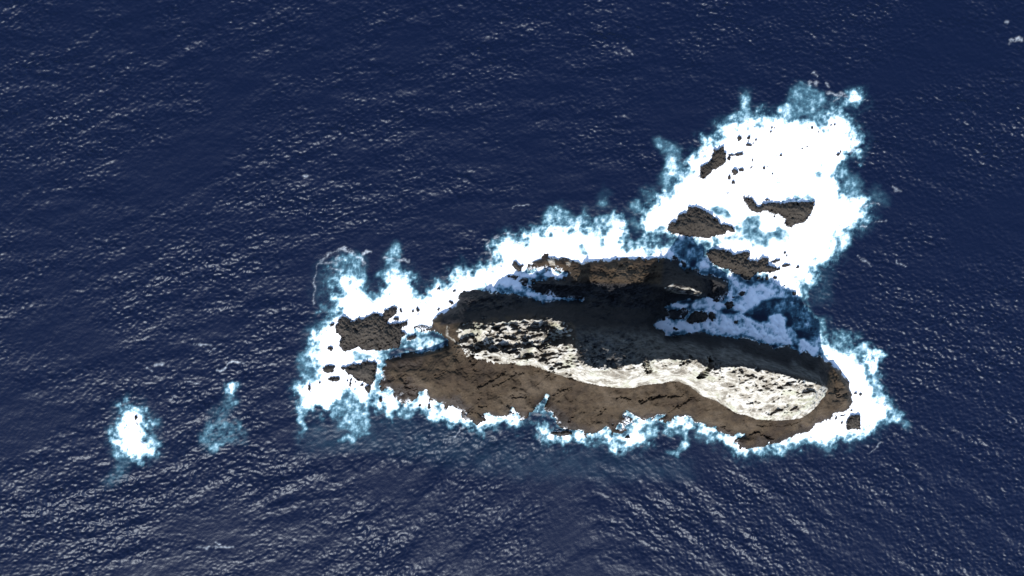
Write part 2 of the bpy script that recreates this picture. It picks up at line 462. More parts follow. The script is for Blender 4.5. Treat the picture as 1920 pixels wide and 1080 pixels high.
# ragged the coast a little
sd0 = sdf(land, 14, GSTEP)
rag = spectral(GX.shape, GSTEP, 0.8, 6, 1.2, 5)
land = (sd0 + (0.4 + 0.45 * sstep(560, 530, -GY / S + 540)) * rag) > 0
sd_land = sdf(land, 40, GSTEP)

LINES = []   # (photo pixels, heights)
def line(px, z):
    z = np.asarray(z, float); z = z * (1 + 0.09 * sstep(10, 16, z))
    LINES.append((np.asarray(px, float), np.broadcast_to(np.asarray(z, float), (len(px),)).copy()))
def zline(pts): a = np.array(pts, float); line(a[:, :2], a[:, 2])

GUANO_S = cat(R3([(190,222),(250,280),(330,325),(480,360),(560,365),(640,360),(700,385),(790,385),(850,400),(930,430),(1050,465),(1150,500),(1240,525),(1400,555),(1530,570),(1640,570),(1720,550),(1890,530)]),
              R5([(210,362),(280,365),(350,395),(400,430),(450,470),(540,500),(610,545),(680,590),(760,605),(830,635),(950,645),(1050,640),(1150,630),(1220,590),(1280,530),(1320,470),(1350,410)]))
zg = np.interp(GUANO_S[:, 0], [860, 950, 1050, 1200, 1300, 1400, 1500, 1560], [8.5, 9.5, 10.5, 12, 11, 9.5, 9, 9])
line(GUANO_S, zg)
up = GUANO_S.copy(); up[:, 1] -= 4          # the lip of the white ground stands a little prouder
line(up[4:-6], zg[4:-6] + 2.6)
zline([(862,632,10),(872,616,13),(900,606,14.5),(930,604,16.5),(965,603,17.5),(1000,599,18.5),(1045,600,20),(1070,612,22),(1077,640,27),(1080,665,31),(1092,684,33.5),(1120,690,35),(1150,692,35.5),(1185,684,39),(1205,679,42.5),(1240,672,45),(1280,675,45),(1308,674,44),(1322,690,40),(1340,694,38),(1370,686,38),(1400,688,38),(1450,697,36.5),(1490,707,34),(1520,717,30),(1540,724,24)])
# the broken ground of the western top
zline([(890,650,12.5),(930,660,14),(980,670,15.5),(1030,680,18)])
zline([(890,628,15),(930,632,16.5),(980,636,18),(1030,640,21),(1062,650,25)])
# the broad sloping top of the eastern massif
zline([(1330,715,27),(1380,725,26),(1430,735,25),(1480,742,23),(1520,745,20)])
zline([(1400,765,14.5),(1450,772,14.5),(1500,766,14)])
# foot of the northern cliffs
zline([(860,592,6),(900,584,5),(950,578,5),(1000,574,5),(1050,574,6)])
zline([(1085,590,9),(1120,600,12),(1180,606,14),(1240,624,12),(1300,637,10),(1380,657,9),(1450,673,7),(1520,692,6)])
zline([(1090,572,5),(1150,574,5),(1210,575,6),(1235,590,6)])
# northern flats and ledge
zline([(860,556,1.4),(930,553,1.4),(985,562,1.4)])
zline([(985,525,2.4),(1030,533,3.2),(1080,535,3.6),(1150,540,3.8),(1220,545,4.5)])
zline([(1000,492,1.2),(1040,488,1.2),(1080,492,1.2),(1120,492,1.6),(1170,489,1.8),(1215,487,2),(1245,488,2.2)])
zline([(1090,506,2.6),(1170,506,3.6),(1240,506,4.2)])
zline([(1090,520,3.8),(1140,522,4.4),(1190,524,5),(1236,520,5.4)])
# the northern stack
zline([(1246,541,16),(1262,533,20.5),(1280,537,21.5),(1300,543,20.5),(1316,550,16)])
zline([(1246,548,9),(1262,548,9),(1282,552,8),(1300,556,7),(1318,562,6)])
zline([(1268,512,8),(1300,518,8),(1340,525,7),(1362,535,5)])
# southern shelf
zline([(735,680,2.2),(760,672,2.6),(800,665,3),(845,655,5)])
zline([(716,666,.3),(740,660,.3),(770,658,.4),(800,655,.6),(835,648,1.5)])
zline([(735,715,3),(790,720,4.5),(850,715,6.5),(900,722,6.5),(960,735,6.5),(1010,730,8)])
zline([(890,765,3),(940,768,3.2),(1000,766,3)])
zline([(1045,755,6),(1100,765,6),(1160,768,6),(1220,760,7),(1290,768,6),(1340,790,5),(1400,806,5),(1450,808,5),(1500,795,5)])
zline([(1080,790,3),(1140,795,3)])
zline([(1400,826,3),(1440,826,3)])
# eastern shelf, western tip
zline([(1562,690,4),(1580,720,4.5),(1585,750,4.5),(1565,770,5),(1545,745,7)])
zline([(815,605,3.5),(835,603,5),(850,600,7)])
zline([(825,622,3.5),(845,634,6),(862,640,8)])

def relax():
    H0, W0 = GX.shape
    val = np.full(GX.shape, -0.35)
    fix = ~land
    wsum = np.zeros(GX.shape); zsum = np.zeros(GX.shape)
    for px, z in LINES:
        for a in range(len(px) - 1):
            n = int(np.hypot(*(px[a + 1] - px[a]))) * 2 + 2
            t = np.linspace(0, 1, n)
            pp = px[a] + (px[a + 1] - px[a]) * t[:, None]
            zz = z[a] + (z[a + 1] - z[a]) * t
            k = S * (CAM_H - zz) / CAM_H
            ix = np.rint(((pp[:, 0] - 960) * k - gx[0]) / GSTEP).astype(int)
            iy = np.rint((-(pp[:, 1] - 540) * k - gy[0]) / GSTEP).astype(int)
            ok = (ix >= 0) & (ix < W0) & (iy >= 0) & (iy < H0)
            np.add.at(wsum, (iy[ok], ix[ok]), 1.0)
            np.add.at(zsum, (iy[ok], ix[ok]), zz[ok])
    c = wsum > 0
    val[c] = zsum[c] / wsum[c]
    fix = fix | c
    cur = None
    for lev in (16, 8, 4, 2, 1):
        h, w = -(-H0 // lev), -(-W0 // lev)
        vp = np.zeros((h * lev, w * lev)); fp = np.zeros((h * lev, w * lev))
        vp[:H0, :W0] = np.where(fix, val, 0); fp[:H0, :W0] = fix
        cnt = fp.reshape(h, lev, w, lev).sum((1, 3))
        sv = vp.reshape(h, lev, w, lev).sum((1, 3))
        f = cnt > (0 if lev <= 2 else 0.1 * lev)
        v = np.where(f, sv / np.maximum(cnt, 1), 0.0)
        if cur is None:
            cur = np.where(f, v, 5.0)
        else:
            cur = np.repeat(np.repeat(cur, 2, 0), 2, 1)[:h, :w]
            cur = np.where(f, v, cur)
        for _ in range(220 if lev > 1 else 60):
            p = np.pad(cur, 1, mode='edge')
            a = (p[:-2, 1:-1] + p[2:, 1:-1] + p[1:-1, :-2] + p[1:-1, 2:]) * 0.25
            cur = np.where(f, v, a)
    return cur[:H0, :W0]

base = blur(relax(), 2)
# white ground: between the southern edge and the crest, spilling a little over the northern cliffs
north_edge = PX([(1548,724),(1535,714),(1490,702),(1450,692),(1400,683),(1370,681),(1340,688),(1320,684),(1308,668),(1280,669),(1240,666),(1200,674),(1150,686),(1120,684),(1095,680),(1082,662),(1077,640),(1074,608),(1050,596),(1000,592),(930,597),(880,603),(856,618)])
gu_px = cat(GUANO_S, north_edge)
gu_z = np.concatenate([zg, np.interp(north_edge[::-1, 0], [850, 1000, 1080, 1250, 1450, 1550], [12, 17, 22, 34, 28, 20])[::-1]])
gu_poly = np.array([ground(p, z) for p, z in zip(gu_px, gu_z)])
guano_m = inside(gu_poly, GX, GY)
guano_m = (sdf(guano_m, 16, GSTEP) + 0.8 * spectral(GX.shape, GSTEP, 1, 8, 1.3, 29) * sstep(700, 660, -GY / S + 540)) > 0
gsd = sdf(guano_m, 30, GSTEP)
stack_poly = np.array([ground(p, z) for p, z in zip(PX([(1243,540),(1262,531),(1285,536),(1318,549),(1316,557),(1280,551),(1250,549)]), [14,20,20,15,9,9,10])])
stack_m = inside(stack_poly, GX, GY)
ledge_poly = ground(PX([(985,505),(1040,484),(1100,490),(1200,482),(1262,482),(1250,505),(1240,527),(1150,528),(1080,520),(1030,512)]), 5)
west_m = sstep(1085, 1070, GX / S + 960) * (guano_m)
gu_soft = sstep(-1.0, 0.8, gsd)

crag = spectral(GX.shape, GSTEP, 1.2, 12, 1.7, 21)
blocks = 0.8 * spectral(GX.shape, GSTEP, 1.6, 14, 1.6, 28, 0.12, 1.9) + 0.55 * spectral(GX.shape, GSTEP, 5, 18, 1.2, 38, 0.1, 1.6)
crag2 = spectral(GX.shape, GSTEP, 0.6, 4, 1.2, 22, 0.35, 2.2)
wavy = spectral(GX.shape, GSTEP, 4, 30, 1.6, 23)
ridg = 1 - np.abs(spectral(GX.shape, GSTEP, 2, 14, 1.5, 24, -0.2, 2.0))
north = sstep(600, 560, -GY / S + 540 + 0 * GX)
ampl = 0.27 + 0.40 * gu_soft + 0.35 * blur(west_m * 1.0, 8) + 0.35 * sstep(8, 20, base) * (1 - gu_soft) + 0.9 * sstep(22, 34, base) + 0.5 * north + 0.7 * blur(stack_m * 1.0, 6)
inner = sstep(0.0, 4.0, sd_land)
east_m = sstep(1325, 1360, GX / S + 960) * guano_m
relief = base + 0.45 * blur(east_m * 1.0, 8) * inner * spectral(GX.shape, GSTEP, 1.5, 12, 1.5, 48, 0.3, 1.4) + 1.9 * blur(west_m * 1.0, 8) * inner * (blocks * 0.8 + 0.5 * np.maximum(blocks, 0)) + ampl * inner * (0.55 * crag + 0.35 * crag2 + 0.5 * (ridg - 0.4)) + 0.75 * inner * wavy * (1 - 0.5 * gu_soft)
# stratified benches on the bare rock
bench = 1.3
strat = relief + 0.0
fr = (relief + 0.4 * wavy) / bench
tread = np.floor(fr) + sstep(0.55, 1.0, fr - np.floor(fr))
strat = relief + (tread - fr) * bench * 0.30 * (1 - 0.7 * gu_soft) * inner
# scarps: each climbs gently from the south and breaks off to the north
def scarp(px, height, run, z):
    global strat
    p = ground(px, z)
    xs_, ys_ = p[:, 0], p[:, 1] 
    o_ = np.argsort(xs_)
    yl = np.interp(GX, xs_[o_], ys_[o_]) + 0.8 * wavy + 0.5 * crag
    dn = GY - yl                                  # positive to the north of the lip
    prof = np.where(dn < 0, np.exp(dn / run), 1 - sstep(0, 1.0, dn))
    endw = sstep(xs_.min() - 1, xs_.min() + 2.5, GX + 1.0 * crag2) * sstep(xs_.max() + 1, xs_.max() - 2.5, GX + 1.0 * crag2)
    strat = strat + height * prof * endw
for px, hh, run, z in [(R3([(290,262),(420,240),(560,248),(660,258),(740,238)]), 3.2, 3.0, 13), (R3([(160,205),(250,190),(340,160)]), 2.6, 2.5, 14), (R3([(400,200),(560,170),(690,200)]), 2.0, 3.0, 15),
                       (R3([(890,195),(1000,185),(1150,190)]), 3.0, 3.5, 20), (R3([(620,328),(700,335),(770,350)]), 1.8, 2.0, 14), (R3([(720,270),(830,260),(900,270)]), 1.6, 2.0, 17), (R3([(940,420),(1010,395),(1060,385)]), 2.4, 2.0, 14),
                       (R3([(430,110),(520,90),(560,100)]), 2.0, 2.5, 17), (R3([(780,120),(850,90),(930,70)]), 2.4, 2.5, 20), (R5([(930,600),(980,555),(1040,560)]), 1.6, 3.0, 16), (R5([(1060,575),(1110,560),(1140,570)]), 1.4, 2.5, 15),
                       (R5([(1130,440),(1200,430),(1260,450)]), 1.8, 2.5, 22), (R5([(990,390),(1060,375),(1120,395)]), 1.6, 3, 26), (R5([(640,440),(690,430)]), 1.0, 2, 20), (R5([(780,510),(850,500)]), 1.2, 2, 17)]:
    scarp(px, hh * 1.9, run * 1.1, z)
# a step at the water's edge
nsh = np.maximum(sstep(575, 545, -GY / S + 540), 1.4 * np.exp(-(((GX / S + 185) / 55) ** 2 + ((-GY / S - 115) / 16) ** 2)))
relief = strat + (1.0 - 0.5 * nsh) * sstep(0.0, 1.0, sd_land) + 0.5 * sstep(1.0, 4.0, sd_land)
# joints and clefts weathered into the shelf
def groove(px, width, depth, z=5.0):
    global relief
    p = ground(px, z)
    d = np.full(GX.shape, 1e9)
    for a in range(len(p) - 1):
        ax, ay = p[a]; bx, by = p[a + 1]
        L2 = (bx - ax) ** 2 + (by - ay) ** 2
        t = np.clip(((GX - ax) * (bx - ax) + (GY - ay) * (by - ay)) / L2, 0, 1)
        d = np.minimum(d, np.hypot(GX - ax - t * (bx - ax), GY - ay - t * (by - ay)))
    d = d + 0.35 * crag2
    relief = relief - depth * (1 - sstep(width * 0.35, width, d)) * sstep(0.5, 2, sd_land)
for px, w, dp in [
    (R3([(330,575),(400,530),(480,490),(530,455),(570,430)]), 0.8, 1.2),
    (R3([(470,555),(540,515),(600,490),(640,460),(720,430)]), 0.6, 0.7),
    (R3([(970,622),(1040,590),(1130,560)]), 0.7, 1.0),
    (R3([(1520,640),(1610,655)]), 0.7, 0.9), (R3([(1700,675),(1780,655),(1860,638)]), 0.8, 1.1),
    (R5([(0,492),(40,478),(80,466),(180,464),(290,455)]), 0.8, 1.1),
    (R5([(120,640),(190,600),(250,540),(310,515),(350,480)]), 0.8, 1.2),
    (R5([(690,790),(750,750),(800,740),(850,722),(900,760),(960,780)]), 0.8, 1.3),
    (R5([(560,690),(620,700),(660,730)]), 0.9, 0.9),
    (R3([(640,655),(730,625)]), 1.2, 1.1), (R3([(350,665),(365,662)]), 0.8, 0.8), (R3([(600,720),(680,785)]), 1.0, 1.2),
    (R3([(0,470),(70,430)]), 0.7, 0.5), (R3([(1110,860),(1140,800)]), 0.7, 0.8), (R3([(1370,800),(1410,740)]), 0.6, 0.7),
    (R3([(240,780),(340,785),(390,830)]), 0.8, 0.9), (R3([(355,725),(415,725)]), 0.8, 0.7),
    (B2([(960,400),(990,430)]), 1.6, 0.9), (B2([(850,420),(875,405)]), 1.2, 0.7), (B2([(1000,480),(1080,495)]), 0.9, 0.7),
    (R5([(830,670),(1000,680),(1150,650)]), 0.6, 0.6), (R5([(1400,300),(1420,480)]), 0.7, 0.6), (R5([(1350,440),(1500,470)]), 0.7, 0.6)]:
    groove(px, w, dp)
for x, y in R3([(120,515),(72,545),(130,590),(175,585),(120,650),(185,600),(300,610),(545,690),(740,740),(1170,655),(980,660),(850,420),(1240,770),(1470,800),(1300,600),(1000,840),(650,560)]):
    c = ground((x, y), 5)
    relief -= 0.8 * np.exp(-((GX - c[0]) ** 2 + (GY - c[1]) ** 2) / 0.45 ** 2 / 2)
# gullies through the white crest
for px, w, dp in [(R5([(440,345),(470,280),(505,215)]), 1.6, 8.0), (R5([(70,300),(40,250),(20,215)]), 1.5, 6.5), (R5([(270,230),(340,190)]), 1.4, 5.0), (R5([(300,150),(250,80)]), 1.4, 3.0)]:
    groove(px, w, dp, 34.0)
relief = np.where(land, relief, -1.6 - 0.15 * np.maximum(0, -sd_land))

slope_y, slope_x = np.gradient(relief, GSTEP)
flats = inside(ground(PX([(840,560),(870,540),(985,545),(975,515),(1080,528),(1240,532),(1245,480),(1380,500),(1380,560),(1240,600),(1100,590),(850,600)]), 3), GX, GY)
flats = blur(flats * 1.0, 10) * sstep(7.5, 5.5, relief + 0.6 * wavy)
wet_and_shade = np.clip((1 - sstep(1.8, 4.2, relief + 0.5 * wavy)) * 0.9 + 0.8 * flats, 0, 1) * (1 - 0.65 * blur(inside(ledge_poly, GX, GY) * 1.0, 6))  # wash zone, plus shade painted on the northern flats; the ledge is mostly spared
gua = gu_soft * (0.70 + 0.08 * np.clip(slope_y * 0.5, -1, 1))
dust = sstep(8, 24, relief + 2.5 * crag + 2.0 * wavy) * sstep(1020, 1090, GX / S + 960) * (1 - gu_soft) * sstep(600, 640, -GY / S + 540)
nslope = inside(ground(PX([(1060,560),(1300,600),(1560,660),(1560,730),(1490,716),(1450,706),(1400,697),(1340,704),(1308,684),(1240,680),(1190,690),(1120,700),(1078,690),(1070,610)]), 20), GX, GY)
dust = dust * blur(nslope * 1.0, 10)
gua = np.maximum(gua, 0.22 * dust)
for px, zz, lv in [(R2([(930,210),(990,200),(1000,260),(950,270)]), 3, .62), (R2([(1080,230),(1140,220),(1130,260),(1090,265)]), 3, .55), (R2([(1160,205),(1270,215),(1290,245),(1190,250)]), 3, .58),
                   (R2([(60,840),(80,760),(110,770),(95,850),(180,900),(210,940),(170,930),(80,880)]), 7, .45), (R8([(1060,600),(1110,600),(1110,660),(1060,640)]), 2, .1)]:
    gua = np.maximum(gua, lv * sstep(-.8, .8, sdf(inside(ground(px, zz), GX, GY), 8, GSTEP)))
gua = np.where(stack_m & (relief > 8), 0.55 - 0.14 * np.abs(crag), gua)
drop_shade = blur(sstep(0.15, 0.9, -slope_y + 0.15 * crag), 1)      # broken faces dropping to the north carry shade painted into their colour
gua = np.clip(gua - 0.09 * blur(west_m * 1.0, 6) - blur(west_m * 1.0, 6) * 0.07 * sstep(0.8, 1.8, crag) - 0.42 * drop_shade * gu_soft, 0, 1)  # last term takes white off the north-dropping faces to paint their shade

# shade painted near-black over the northern cliffs and the flats at their foot
painted_shade = inside(ground(PX([(835,560),(870,540),(985,545),(975,515),(1080,530),(1236,533),(1250,478),(1385,500),(1390,565),(1260,620),(1420,630),(1540,660),(1560,690),(1545,722),(1490,700),(1400,681),(1340,684),(1308,664),(1240,662),(1190,674),(1120,682),(1090,676),(1078,640),(1072,604),(1000,588),(930,594),(860,606),(825,610)]), 6), GX, GY)
black = blur(painted_shade * 1.0, 6)
black = np.clip(black + 0.7 * drop_shade * gu_soft, 0, 1)  # same painted shade on north-dropping faces of the white ground
foamf = 1 - np.abs(spectral(GX.shape, GSTEP, 1.0, 7, 1.3, 41))
washr = sstep(1.5, 0.5, relief) * sstep(0.35, 0.85, foamf) * sstep(0.3, 0.9, 0.5 + 0.5 * spectral(GX.shape, GSTEP, 4, 20, 1.3, 42))
# ------------------------------------------------------------------ the island object and its parts
island = bpy.data.objects.new("rocky_island", None)
o0 = (52.0, -32.0, 0.0)
island.location = o0
link(island)
tag(island, "long dark rocky island with a white guano-covered crest ringed by breaking surf", "island")
cell_land = (relief > -1.4) | (sd_land > -0.6)
cl = cell_land[:-1, :-1] & cell_land[1:, :-1] & cell_land[:-1, 1:] & cell_land[1:, 1:]
cxp = (GX[:-1, :-1] / S + 960); cyp = (-GY[:-1, :-1] / S + 540)
crest_y = np.interp(cxp, [840, 870, 1000, 1060, 1090, 1150, 1250, 1340, 1450, 1548], [620, 604, 594, 592, 604, 640, 655, 672, 684, 716])
lab = np.zeros(cl.shape, int)                                     # 0 southern shelf
g_c = guano_m[:-1, :-1]
lab[(cyp < crest_y) & ~g_c] = 1                                   # 1 northern cliff
lab[g_c] = 2                                                      # 2 guano cap
led = inside(ledge_poly, GX, GY)[:-1, :-1]
lab[(cyp < 530) & (cxp < 1250) & (cxp > 960)] = 3                 # 3 northern ledge
stk = (cxp > 1236) & (cxp < 1380) & (cyp < 562)
lab[stk] = 4                                                      # 4 northern stack
lab[(cxp > 1540) & ~g_c] = 5                                      # 5 eastern shelf
for k, (nm, lb) in enumerate([("rock_shelf", "smooth brown wave-cut southern shelf"), ("cliff", "steep shaded northern cliff and its shaded flats"), ("guano_cap", "white guano-stained crest"), ("rock_ledge", "brown sunlit ledge on the northern shore"), ("rock_stack", "small pale-faced stack standing in the shade"), ("rock_shelf", "dark eastern tip of the shelf")]):
    c = cl & (lab == k)
    X0, Y0 = GX - o0[0], GY - o0[1]
    o = grid_mesh(nm, X0, Y0, relief, c, M_ROCK, {"guano": gua, "wet_and_shade": wet_and_shade, "black": black, "wash": washr, "dust": dust}, parent=island)
    o['label'] = lb

# ------------------------------------------------------------------ the rocks round it
def build_rock(poly_px, height, soft, rough, label, name, seed, step=0.3, group=None, gua_amt=0.0):
    p = ground(poly_px, 0.5)
    c = p.mean(0)
    x = np.arange(p[:, 0].min() - 2, p[:, 0].max() + 2, step)
    y = np.arange(p[:, 1].min() - 2, p[:, 1].max() + 2, step)
    X, Y = np.meshgrid(x, y)
    m = inside(p, X, Y)
    sd = sdf(m, 30, step)
    n1 = spectral(X.shape, step, 0.8, 5, 1.2, seed)
    n2 = spectral(X.shape, step, 2.5, 12, 1.5, seed + 1)
    n3 = 1 - np.abs(spectral(X.shape, step, 1.2, 7, 1.4, seed + 2, 0.3 + 0.7 * (seed % 5), 2.0))
    sd = sd + min(0.4, 0.22 * soft) * n1
    t = np.clip(sd, 0, None)
    height, rough = height * 0.75, rough * 0.42
    Z = height * (1 - np.exp(-t / soft)) + 0.8 * sstep(0, 0.8, sd) + rough * sstep(0.2, 2.5, sd) * (0.35 * n1 + 0.45 * n2 + 0.5 * (n3 - 0.4))
    Z = np.where(sd > 0, np.maximum(Z, 0.3 * sstep(0, .5, sd)), np.maximum(-1.5, 1.6 * sd))
    ok = Z > -1.45
    cells = ok[:-1, :-1] & ok[1:, :-1] & ok[:-1, 1:] & ok[1:, 1:]
    wt = 1 - sstep(0.9, 2.6, Z)
    o = grid_mesh(name, X - c[0], Y - c[1], Z, cells, M_SKERRY, {"wet_and_shade": wt, "guano": np.zeros_like(Z), "black": np.zeros_like(Z), "wash": (0.0 if len(poly_px) == 14 and group else 1.0) * sstep(0.9, 0.25, Z) * sstep(0.2, 1.1, n1 + 0.3), "dust": np.zeros_like(Z)}, origin=(0, 0, 0))
    o.location = (c[0], c[1], 0)
    tag(o, label, "rock", group)
    return p

rock_polys = [coast]
for k, (px, hgt, soft, rough, lb, nm) in enumerate(ROCKS):
    rock_polys.append(build_rock(px, hgt, soft, rough, lb, nm, 100 + 7 * k))
seed = 400
ORD = ["first", "second", "third", "fourth", "fifth", "sixth", "seventh", "eighth", "ninth", "tenth", "eleventh", "twelfth", "thirteenth", "fourteenth", "fifteenth", "sixteenth", "seventeenth", "eighteenth"]
NUM = ["two", "three", "four", "five", "six", "seven", "eight", "nine", "ten", "eleven", "twelve", "thirteen", "fourteen", "fifteen", "sixteen", "seventeen", "eighteen"]
for key, (what, items) in SMALL.items():
    items = sorted(items, key=lambda e: e[0])
    for rank, (x, y, a, b, rot) in enumerate(items):
        n_it = len(items)
        if rank == 0: pos = "leftmost"
        elif rank == n_it - 1: pos = "rightmost"
        else: pos = ORD[rank] + " from left"
        lb = pos + " of " + NUM[n_it - 2] + " " + what
        seed += 3
        rr = np.random.default_rng(seed)
        th = np.linspace(0, 2 * math.pi, 15)[:-1]
        rad = 1 + 0.22 * rr.standard_normal(14).clip(-1.5, 1.5)
        ex, ey = a * 1.12 * rad * np.cos(th), b * 1.12 * rad * np.sin(th)
        c, s = math.cos(rot), math.sin(rot)
        pts = np.stack([x + ex * c + ey * s, y - ex * s + ey * c], 1)
        hh = 0.9 + 0.25 * min(a, b)
        rock_polys.append(build_rock(pts, hh, 0.8, 0.25, lb, 'sea_rock', seed, 0.2, group=what))

# ------------------------------------------------------------------ foam and aerated water
WSTEP = 0.46875
wx = (np.arange(1104) - 551.5) * WSTEP
wy = (np.arange(648) - 323.5) * WSTEP
WX, WY = np.meshgrid(wx, wy)
SH = WX.shape
PXX, PYY = WX / S + 960, -WY / S + 540

# slow wandering of all outlines so that nothing keeps a ruled edge
def nz(lo, hi, beta, seed, ang=None, st=1.0): return spectral(SH, WSTEP, lo, hi, beta, seed, ang, st)
warp1, warp2 = nz(2.0, 16, 1.5, 31), nz(2.0, 16, 1.5, 32)
fine = nz(1.0, 6, 1.0, 33)
mid = nz(2.0, 14, 1.4, 34)
fil = 1 - np.abs(nz(1.2, 10, 1.3, 35))             # filaments
fil2 = 1 - np.abs(nz(1.2, 8, 1.2, 36, 1.35, 1.8))  # filaments drawn out up and down

# ------------------------------------------------------------------ the waves
def chop(ang_deg, seed, lo=1.15, hi=3.6, spread=1.6):
    # crests run along ang (photo sense: positive climbs to the right)
    return spectral(SH, WSTEP, lo, hi, 1.0, seed, math.radians(ang_deg), spread)
angs = [(-38, 61), (-18, 62), (4, 63), (22, 64), (45, 65)]
fields = [chop(a, s) for a, s in angs]
swf = [spectral(SH, WSTEP, 6.0, 20, 1.5, s + 20, math.radians(a), 3.0) for a, s in angs]
# direction of the crests over the map: the sea bends round both ends of the island
u = PXX
theta = np.interp(u, [0, 500, 900, 1150, 1400, 1700, 1920], [14, 18, 10, 2, -8, -20, -24])
lee_t = np.interp(u, [0, 250, 500, 750, 1000, 1090, 1130, 1250, 1500, 1800, 1920], [10, 14, 22, 40, 50, 40, -10, -42, -40, -30, -26])
wl = sstep(760, 880, PYY)
theta = theta * (1 - wl) + lee_t * wl + 6 * blur(warp1, 3)
wts = [np.exp(-((theta - a) / 14.0) ** 2) for a, _ in angs]
tot = np.sqrt(sum(w * w for w in wts)) + 1e-9
chopf = sum(w * f for w, f in zip(wts, fields)) / tot
swell = sum(w * f for w, f in zip(wts, swf)) / tot
gust = nz(14, 90, 1.4, 77, 0.15, 1.8)

def rmask(polys):
    m = np.zeros(SH, bool)
    for p in polys: m |= inside(ground(p), WX, WY)
    return m

DENSE_W = cat(
    B2([(110,600),(100,520),(130,470),(170,430),(225,390),(235,330),(270,280),(230,240),(225,170),(215,100),(235,40)]),
    B1([(440,985),(500,900),(600,890),(570,800),(555,730),(600,650),(580,580),(540,520),(580,475),(640,470),(720,540),(790,560),(850,640),(900,690),(930,775),(990,720),(1060,660),(1100,580),(1090,500),(1130,440),(1200,450),(1320,450),(1360,520),(1380,590),(1400,650),(1500,700),(1560,700),(1600,640),(1680,570),(1760,560),(1830,540),(1860,490)]),
    B3([(0,790),(60,745),(110,735),(140,770),(200,720),(280,700),(340,680),(370,600),(360,510),(420,460),(500,450),(560,470),(640,500),(650,400),(720,390),(810,400),(830,350),(900,330),(960,330),(1050,360),(1110,310),(1150,345),(1230,370),(1290,385),(1350,375),(1420,360),(1470,270),(1530,245),(1560,300),(1550,400),(1560,520),(1600,545),(1700,530),(1780,545),(1900,560)]),
    R4([(100,110),(160,150),(250,110),(350,95),(360,170),(250,220)]),
    PX([(1200,520),(1000,500),(980,515),(985,540),(900,540),(860,600),(820,615),(770,625),(735,640),(705,652),(716,668),(712,700),(698,735)]),
    B2([(680,560),(660,590),(600,590),(540,560),(480,520),(440,560),(390,600),(370,640),(320,665),(230,635),(170,650)]))
DENSE_R = cat(
    R6([(100,1020),(110,930),(150,890),(210,860),(240,820),(290,760),(330,690),(410,650),(430,580),(480,520),(510,460),(590,460),(630,420),(620,360),(700,330),(760,305),(860,300),(920,285),(1000,300),(1070,325),(1150,310),(1220,330),(1240,360),(1320,340),(1320,260),(1360,260),(1390,270),(1430,290),(1480,310),(1510,380),(1540,420),(1550,460),(1500,500),(1550,515),(1480,540),(1400,610),(1385,650),(1390,740),(1420,800),(1470,830),(1580,840),(1600,880),(1560,900),(1600,940),(1550,1000),(1480,1040)]),
    B6([(790,365),(740,400),(720,450),(650,470),(650,600),(600,650),(510,690),(470,760),(490,830),(430,850),(350,830),(375,930),(360,975),(310,970),(240,930),(200,880),(130,860),(90,830),(0,790)]),
    R8([(930,720),(690,650),(640,630),(600,590),(572,540),(580,510),(640,480),(700,462),(690,430),(600,434),(520,430),(380,405),(290,392),(200,380),(130,370)]))
DENSE_E = cat(
    B7([(235,160),(270,140),(300,200),(330,210),(380,220),(430,260),(490,250),(500,300),(560,350),(620,410),(650,450),(650,540),(660,590),(710,610),(740,650),(765,690),(750,760),(690,790),(660,850),(600,850),(520,900),(420,930),(370,930),(340,950),(310,940),(280,970),(260,940),(200,940),(150,910),(90,940),(50,970),(0,950)]),
    R5([(1010,828),(930,840),(850,865),(760,868),(715,858),(760,800),(1000,700),(1300,500)]), B7([(300,350)]))
DENSE_S = [
    B2([(765,500),(745,580),(790,670),(840,720),(880,690),(960,640),(1040,650),(1110,640),(1180,660),(1240,740),(1330,745),(1400,780),(1480,770),(1440,600),(1160,480),(1050,560),(880,500)]),
    R3([(40,800),(90,855),(200,880),(300,905),(380,905),(430,880),(480,860),(540,870),(600,850),(690,885),(740,840),(640,770),(400,780),(200,780)]),
    B8([(35,300),(80,298),(140,310),(150,345),(100,360),(50,340)]),
    B8([(90,370),(160,365),(240,380),(250,355),(350,350),(440,325),(450,380),(500,370),(600,335),(650,285),(725,255),(710,275),(660,330),(700,345),(740,335),(790,355),(830,340),(850,300),(870,270),(930,255),(940,215),(1000,225),(1060,240),(1000,300),(980,340),(1000,380),(990,430),(940,470),(860,460),(820,430),(790,470),(740,490),(700,440),(660,410),(600,390),(560,380),(500,390),(450,410),(400,430),(340,410),(300,440),(250,430),(180,400),(120,400)]),
    B8([(1180,265),(1250,240),(1270,205),(1390,193),(1432,230),(1440,280),(1480,290),(1500,250),(1530,260),(1560,300),(1640,290),(1670,340),(1740,380),(1830,355),(1920,345),(1910,370),(1850,385),(1800,420),(1850,470),(1870,500),(1800,480),(1740,450),(1690,400),(1640,350),(1560,330),(1480,320),(1430,290),(1400,310),(1320,290),(1280,290),(1200,290)]),
    R3([(935,628),(948,636),(905,710),(870,745),(840,745),(860,705),(900,655)]),
    B8([(810,170),(860,158),(900,188),(955,228),(930,250),(880,205),(830,195)]), B8([(1195,180),(1140,205),(1095,242),(1072,240),(1110,193),(1180,175)]),
]
DENSE_P = R7([(270,440),(300,430),(350,445),(390,480),(410,530),(450,550),(420,580),(420,640),(475,700),(455,760),(400,770),(370,800),(320,770),(270,760),(220,740),(190,680),(210,600),(230,520),(250,460)])
DENSE_B = B5([(850,225),(865,205),(900,198),(940,210),(945,228),(920,248),(870,248)])
